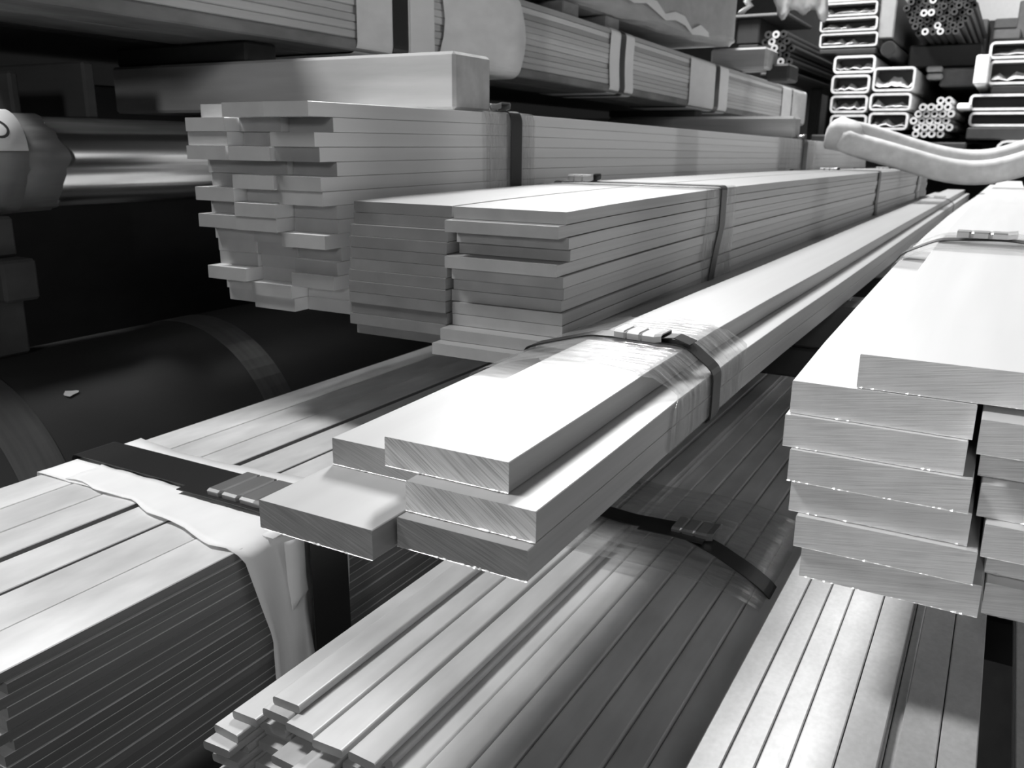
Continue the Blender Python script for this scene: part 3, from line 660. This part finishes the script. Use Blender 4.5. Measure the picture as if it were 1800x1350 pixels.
# ------------------------------------------------------------------ the sling draped over the far ends
def sling_band(name, pts, rad, parent, m=SLING):
    """thick padded band following px points at given distance"""
    C = []
    for i in range(len(pts) - 1):
        for t in (0, .33, .67): C.append(pts[i].lerp(pts[i + 1], t))
    C.append(pts[-1])
    for _ in range(2): C = [C[0]] + [(C[i - 1] + C[i] * 2 + C[i + 1]) / 4 for i in range(1, len(C) - 1)] + [C[-1]]
    V = []; F = []; n = 14
    for i, c in enumerate(C):
        tdir = (C[min(i + 1, len(C) - 1)] - C[max(i - 1, 0)]).normalized()
        up = Vector((0, -.25, 1)); up = (up - tdir * up.dot(tdir)).normalized(); sd = tdir.cross(up)
        e = 1 if 0 < i < len(C) - 1 else .7
        for j in range(n):
            a = 2 * math.pi * j / n; ca, sa = math.cos(a), math.sin(a)
            sx = math.copysign(abs(ca) ** .6, ca); sz = math.copysign(abs(sa) ** .6, sa)
            V.append(tuple(c + up * sz * rad[1] * e + sd * sx * rad[0] * e))
    for i in range(len(C) - 1):
        for j in range(n): k = (j + 1) % n; F.append((i * n + j, i * n + k, (i + 1) * n + k, (i + 1) * n + j))
    F.append(tuple(range(n))); F.append(tuple((len(C) - 1) * n + j for j in range(n)))
    return mobj(name, V, F, m, tuple(C[0]), parent, smooth=True)
o0 = at(1475, 245, 4.1)
sl = empty('lifting_sling', tuple(o0)); tag(sl, 'thick pale padded sling curving over the far ends of the stacks', 'sling')
f_ = [at(1476, 243, 4.08), at(1504, 255, 4.1), at(1545, 266, 4.12), at(1600, 282, 4.15), at(1650, 297, 4.18), at(1700, 305, 4.2), at(1750, 302, 4.2), at(1800, 288, 4.2), at(1850, 271, 4.2), at(1920, 244, 4.2)]
b_ = [at(1478, 229, 4.2), at(1512, 233, 4.25), at(1560, 248, 4.3), at(1610, 265, 4.34), at(1660, 278, 4.36), at(1705, 284, 4.38), at(1750, 281, 4.38), at(1800, 266, 4.38), at(1850, 249, 4.38), at(1920, 222, 4.38)]
sling_band('front_band', f_, (.04, .048), sl)
sling_band('rear_band', b_, (.04, .045), sl)
sling_band('fold', [f_[1].lerp(b_[1], .5) + Vector((.0, 0, .0)), f_[0].lerp(b_[0], .5), f_[0].lerp(b_[0], .5) + Vector((-.035, .01, .01))], (.085, .066), sl)

# ------------------------------------------------------------------ far rack: tubes seen end-on beyond the bars
YF = 7.0
def rect_tube(px0, py0, px1, py1, label, group, wall=.016, paper=True, ln=3.2, y=YF, rr=.03, m=TUBE, cat='square tube', pm=None):
    pm_ = (px0 + px1) / 2; x0, x1 = at(px0, py0, y).x, at(px1, py1, y).x
    z1, z0 = at(pm_, py0, y).z - .002, at(pm_, py1, y).z + .002
    root = empty('square_tube', ((x0 + x1) / 2, y, z0)); tag(root, label, cat, group)
    so = rsection(x0, x1, z0, z1, rr, 3); si = rsection(x0 + wall, x1 - wall, z0 + wall, z1 - wall, max(.004, rr - wall), 3)
    n = len(so); V = []; F = []; MI = []
    for yy in (y, y + ln):
        V += [(x, yy, z) for x, z in so]; V += [(x, yy, z) for x, z in si]
    for i in range(n):
        k = (i + 1) % n
        F += [(i, k, 2 * n + k, 2 * n + i), (n + i, n + k, 3 * n + k, 3 * n + i), (i, k, n + k, n + i), (2 * n + i, 2 * n + k, 3 * n + k, 3 * n + i)]; MI += [0, 1, 0, 0]
    mobj('tube_wall', V, F, [m, TUBE_IN], ((x0 + x1) / 2, y, z0), root, MI)
    wx, wz = x1 - x0 - 2 * wall, z1 - z0 - 2 * wall
    # the packing inside: crumpled paper
    if paper:
        V = []; F = []; nx, nd = 9, 4
        hs = [random.uniform(.2, .85) for _ in range(nx + 1)]
        for i in range(nx + 1):
            for j in range(nd + 1):
                hh = hs[i] * (1 - .5 * j / nd) * random.uniform(.75, 1.1)
                V.append((x0 + wall + wx * i / nx, y + .02 + .09 * j, z0 + wall + .002 + wz * hh * (.25 + .75 * (j > 0))))
        for i in range(nx):
            for j in range(nd): F.append((i * (nd + 1) + j, (i + 1) * (nd + 1) + j, (i + 1) * (nd + 1) + j + 1, i * (nd + 1) + j + 1))
        o = mobj('paper_packing', V, F, pm or PAPER, ((x0 + x1) / 2, y, z0), root); o['label'] = 'crumpled white paper'
    V = [(x0 + wall, y + .22, z0 + wall), (x1 - wall, y + .22, z0 + wall), (x1 - wall, y + .22, z1 - wall), (x0 + wall, y + .22, z1 - wall)]
    V += [(v[0], v[1] + .02, v[2]) for v in V]
    F = [(0, 1, 2, 3), (4, 5, 6, 7), (0, 1, 5, 4), (1, 2, 6, 5), (2, 3, 7, 6), (3, 0, 4, 7)]
    mobj('inner_bung', V, F, TUBE_IN, ((x0 + x1) / 2, y + .22, z0), root)
    return root
GS = 'rectangular tubes packed with paper in the far rack'
LS = [(1467, 97, 1537, 129), (1463, 131, 1527, 165), (1461, 167, 1523, 199), (1460, 201, 1521, 234)]
for k, p in enumerate(LS): rect_tube(*p, '%s tube of the left column of packed tubes behind the sling' % ORD[k], GS)
LS = [(1537, 117, 1606, 161), (1530, 163, 1600, 195), (1528, 197, 1594, 229)]
for k, p in enumerate(LS): rect_tube(*p, '%s tube of the right column of packed tubes behind the sling' % ORD[k], GS)
GS2 = 'flat rectangular tubes at the top of the far rack'
for k, p in enumerate([(1444, -26, 1541, 2), (1444, 3, 1541, 28), (1443, 30, 1541, 55), (1442, 57, 1541, 83)]): rect_tube(*p, '%s flat tube in the pile at the top of the far rack' % ORD[k], GS2, wall=.012, rr=.02)
GS3 = 'wide tubes at the right edge of the far rack'
for k, p in enumerate([(1742, 70, 1880, 102), (1741, 104, 1880, 148)]): rect_tube(*p, '%s wide tube of the pair at the upper right edge' % ORD[k], GS3)
for k, p in enumerate([(1706, 164, 1880, 194), (1705, 196, 1880, 223)]): rect_tube(*p, '%s wide tube of the flat pair at the right edge above the sling' % ORD[k], GS3, paper=False)
rect_tube(1752, 246, 1880, 300, 'wide rounded tube just above the sling at the right edge', GS3, y=6.6, rr=.06)
rect_tube(1652, 262, 1694, 290, 'small dark tube end just above the sling, left of two', 'small tubes above the sling', y=6.6, paper=False, m=CARTON)
rect_tube(1700, 263, 1742, 290, 'small dark tube end just above the sling, right of two', 'small tubes above the sling', y=6.6, paper=False, m=CARTON)
# plain square profile beside the pile with the dark pipe
a = at(1541, 0, YF); b = at(1562, 62, YF)
box('square_profile', a.x + .03, b.x + .03, YF + .02, YF + 3.2, b.z - .02, a.z + .06, PROFILE, c=.01, label='plain grey square profile beside the pile of flat tubes', cat='square tube')
c = at(1553, 63, YF)
c.z -= .085; c.x += .045
pp = empty('dark_pipe', (c.x, YF - .02, c.z - .06)); tag(pp, 'single dark round pipe under the plain square profile', 'pipe')
cyl('pipe_wall', c.x, c.z - .005, .052, YF - .02, YF + 5, [PIPE_B], parent=pp, n=24)
cyl('hole', c.x, c.z - .005, .046, YF - .024, YF - .0201, [DARKHOLE], parent=pp, n=24, ys=[YF - .024, YF - .0201])

def pipe_mesh(name, r, ri, ln, m, end):
    n = 12; V = []; F = []; MI = []
    for y in (0, ln):
        for rr in (r, ri):
            V += [(rr * math.cos(2 * math.pi * i / n), y, rr * math.sin(2 * math.pi * i / n)) for i in range(n)]
    for i in range(n):
        k = (i + 1) % n
        F += [(i, k, 2 * n + k, 2 * n + i), (n + i, n + k, 3 * n + k, 3 * n + i), (i, k, n + k, n + i), (2 * n + i, 2 * n + k, 3 * n + k, 3 * n + i)]; MI += [0, 2, 1, 1]
    me = bpy.data.meshes.new(name); me.from_pydata(V, [], F)
    for mm in (m, end, DARKHOLE): me.materials.append(mm)
    me.polygons.foreach_set('material_index', MI)
    bm = bmesh.new(); bm.from_mesh(me); bmesh.ops.recalc_face_normals(bm, faces=bm.faces); bm.to_mesh(me); bm.free()
    return me
def pipes(px, py, pitch_px, rows, y, r_frac, ri_frac, name, where, group, m, ends, bright=(), ln=3.0):
    u = (at(px + 100, py, y) - at(px, py, y)).x / 100 * pitch_px
    r = u * .5 * r_frac
    ln = min(ln, 1.9)
    meD = pipe_mesh(name, r, r * ri_frac, ln, m, ends); meB = pipe_mesh(name, r, r * ri_frac, ln, m, RING)
    c = at(px, py, y); kk = 0
    for j, (n_, off) in enumerate(rows):
        for i in range(n_):
            isb = (j, i) in bright
            o = bpy.data.objects.new(name, meB if isb else meD); COL.objects.link(o)
            o.location = (c.x + u * (i + off), y + random.uniform(-.02, .03) - (.03 if isb else 0), c.z - u * .868 * j + H)
            lab = '%s%s pipe from left, %s row of the %s' % ('bright-ended ' if isb else '', NTH[i], ORD[j], where)
            tag(o, lab, 'pipe', group)
# large hexagonal bundle of dark pipes
rows = [(6, 1.5), (7, 1.0), (8, .5), (9, 0.0), (10, -.5), (9, 0.0), (8, .5), (7, 1.0), (6, 1.5)]
pipes(1606, -30, 13.2, rows, YF, .99, .46, 'bundle_pipe', 'large hexagonal pipe bundle', 'dark pipes of the hexagonal bundle in the far rack', PIPE_B, PIPE_B,
      bright={(2, 7), (3, 3), (5, 2), (5, 3), (7, 3), (8, 3), (8, 1)})
rows = [(3, .5), (4, 0), (5, -.5), (4, 0), (5, -.5), (3, .5)]
pipes(1345, 62, 13.5, rows, 6.8, .99, .42, 'bundle_pipe', 'small dark pipe bundle', 'dark pipes of the small bundle in the far rack', PIPE_B, PIPE_B,
      bright={(0, 1), (1, 1), (2, 2), (4, 2), (4, 3)})
rows = [(2, 3.0), (4, 1.0), (5, .5), (5, 0.0), (5, .5), (4, .5)]
pipes(1610, 177, 14.5, rows, YF - .1, .99, .45, 'light_pipe', 'pale pipe bundle right of the packed tubes', 'pale pipes beside the packed tubes', TUBE, RING, ln=2.4)
# clutter of the far rack: supports, crates, cartons
def fbox(px0, py0, px1, py1, y, dep, name, m, label, cat, c=.01):
    pm_ = (px0 + px1) / 2
    return box(name, at(px0, py0, y).x, at(px1, py1, y).x, y, y + dep, at(pm_, py1, y).z, at(pm_, py0, y).z, m, c=c, label=label, cat=cat)
fbox(1250, 84, 1346, 122, 4.3, .22, 'timber', WOOD, 'pale timber block at the far end of the overhead bundle', 'timber')
fbox(1347, 112, 1386, 142, 4.42, .2, 'timber', WOOD_D, 'dark timber with a pale end beside the small pipe bundle', 'timber')
fbox(1297, 31, 1333, 78, 7.2, .8, 'dark_crate', RACK, 'dark crate above the small pipe bundle', 'crate')
fbox(1280, 24, 1385, 30, 7.15, .9, 'crate_cover', CARTON, 'grey board lying on the dark crate', 'board')
fbox(1440, 85, 1540, 95, 7.0, 2.5, 'rack_shelf', RACK, 'dark shelf beam under the flat tube pile', 'shelf beam')
fbox(1425, 237, 1601, 262, 7.0, 3, 'rack_shelf', RACK, 'dark shelf beam under the packed tubes', 'shelf beam')
fbox(1602, 250, 1698, 262, 6.9, 3, 'rack_shelf', RACK, 'dark shelf beam under the pale pipes', 'shelf beam')
fbox(1600, 78, 1720, 118, 7.6, 3.0, 'dark_plate_stack', RACK, 'dark stack of plates under the hexagonal pipe bundle', 'plate stack')
fbox(1655, 119, 1722, 152, 7.5, 3.0, 'dark_beam', CARTON, 'dark steel beam between hexagonal bundle and pale pipes', 'beam')
fbox(1629, 116, 1656, 126, 7.4, .2, 'timber', WOOD, 'pale spacer timber under the square profile, upper one', 'timber')
fbox(1629, 129, 1656, 139, 7.4, .2, 'timber', WOOD, 'pale spacer timber under the square profile, lower one', 'timber')
fbox(1717, 96, 1735, 148, 6.95, 2.0, 'carton', PAPER_G, 'grey wrapped carton left of the wide tubes', 'carton')
fbox(1683, 181, 1706, 193, 6.9, .3, 'timber', PAPER, 'small white block left of the flat pair of tubes', 'block')
fbox(1743, 149, 1880, 163, 7.0, 2.5, 'rack_shelf', RACK, 'dark shelf beam between the wide tube pairs', 'shelf beam')
fbox(1700, 224, 1880, 246, 6.9, 2.5, 'rack_shelf', RACK, 'dark shelf beam under the flat pair of tubes', 'shelf beam')
fbox(1708, 34, 1730, 95, 9.0, .8, 'carton', CARTON, 'small dark carton against the white wall', 'carton')
fbox(1750, 32, 1789, 50, 9.0, .8, 'carton', CARTON, 'grey carton against the white wall, upper one', 'carton')
fbox(1748, 51, 1793, 69, 8.9, .8, 'carton', CARTON, 'grey carton against the white wall, lower one', 'carton')
fbox(1794, 0, 1830, 69, 9.0, .3, 'rack_post', CARTON, 'grey rack post at the right edge', 'rack post')
fbox(1385, -80, 1447, 262, 9.6, .6, 'dark_cabinet', RACK, 'tall dark cabinet in the gap left of the packed tubes', 'cabinet')
fbox(880, -260, 1440, 330, 10.4, .4, 'dark_partition', RACK, 'dark sheet-metal partition behind the far rack', 'partition')
fbox(1440, 40, 1880, 420, 10.6, .4, 'dark_partition', RACK, 'low dark partition behind the packed tubes', 'partition')
fbox(1297, 78.5, 1333, 86, 7.2, 3.3, 'rack_shelf', RACK, 'dark shelf beam under the dark crate', 'shelf beam')
sh = fbox(1336, 127.2, 1394, 134, 6.75, 3.8, 'rack_shelf', RACK, 'dark shelf beam under the small dark pipe bundle', 'shelf beam')
pA = at(1365, 134, 6.75)
box('post', pA.x - .04, pA.x + .04, 8.2, 8.3, -H, pA.z, RACK, parent=sh)
# white crumpled sheet and curl of film near the top
V = []; F = []
nu, nv = 12, 8; p0 = at(1368, -60, 6.4); p1 = at(1446, -60, 6.4)
for i in range(nu + 1):
    for j in range(nv + 1):
        px = 1366 + (90 * i / nu); low = 26 + 10 * math.sin(i * 1.3) - (8 if i in (5, 6, 7) else 0) + (4 if i > 9 else 0)
        p = at(px, -60 + (low + 60) * j / nv, 6.4 + .05 * math.sin(i * 2.2 + j) + .12 * j / nv)
        V.append(tuple(p))
for i in range(nu):
    for j in range(nv): F.append((i * (nv + 1) + j, (i + 1) * (nv + 1) + j, (i + 1) * (nv + 1) + j + 1, i * (nv + 1) + j + 1))
o = tag(mobj('plastic_sheet', V, F, WHITEPLAS, tuple(p0), smooth=True), 'white crumpled plastic sheet hanging left of the flat tube pile', 'plastic sheet')
o.modifiers.new('sheet', 'SOLIDIFY').thickness = .03

P = [at(1322, -6, 6.3), at(1312, 2, 6.3), at(1318, 10, 6.32), at(1306, 18, 6.3), at(1300, 26, 6.34)]
V = []; F = []
for i, p in enumerate(P):
    for dx_, dy_ in ((-.022, 0), (.0, -.03), (.022, .02)): V.append((p.x + dx_, p.y + dy_, p.z))
for i in range(4): F += [(3 * i, 3 * i + 1, 3 * i + 4, 3 * i + 3), (3 * i + 1, 3 * i + 2, 3 * i + 5, 3 * i + 4)]
o = tag(mobj('plastic_curl', V, F, WHITEPLAS, tuple(P[0]), smooth=True), 'loose pale curl of plastic above the dark crate', 'plastic scrap')
o.modifiers.new('sheet', 'SOLIDIFY').thickness = .004

for o in bpy.data.objects:
    if '_o' in o.keys(): del o['_o']
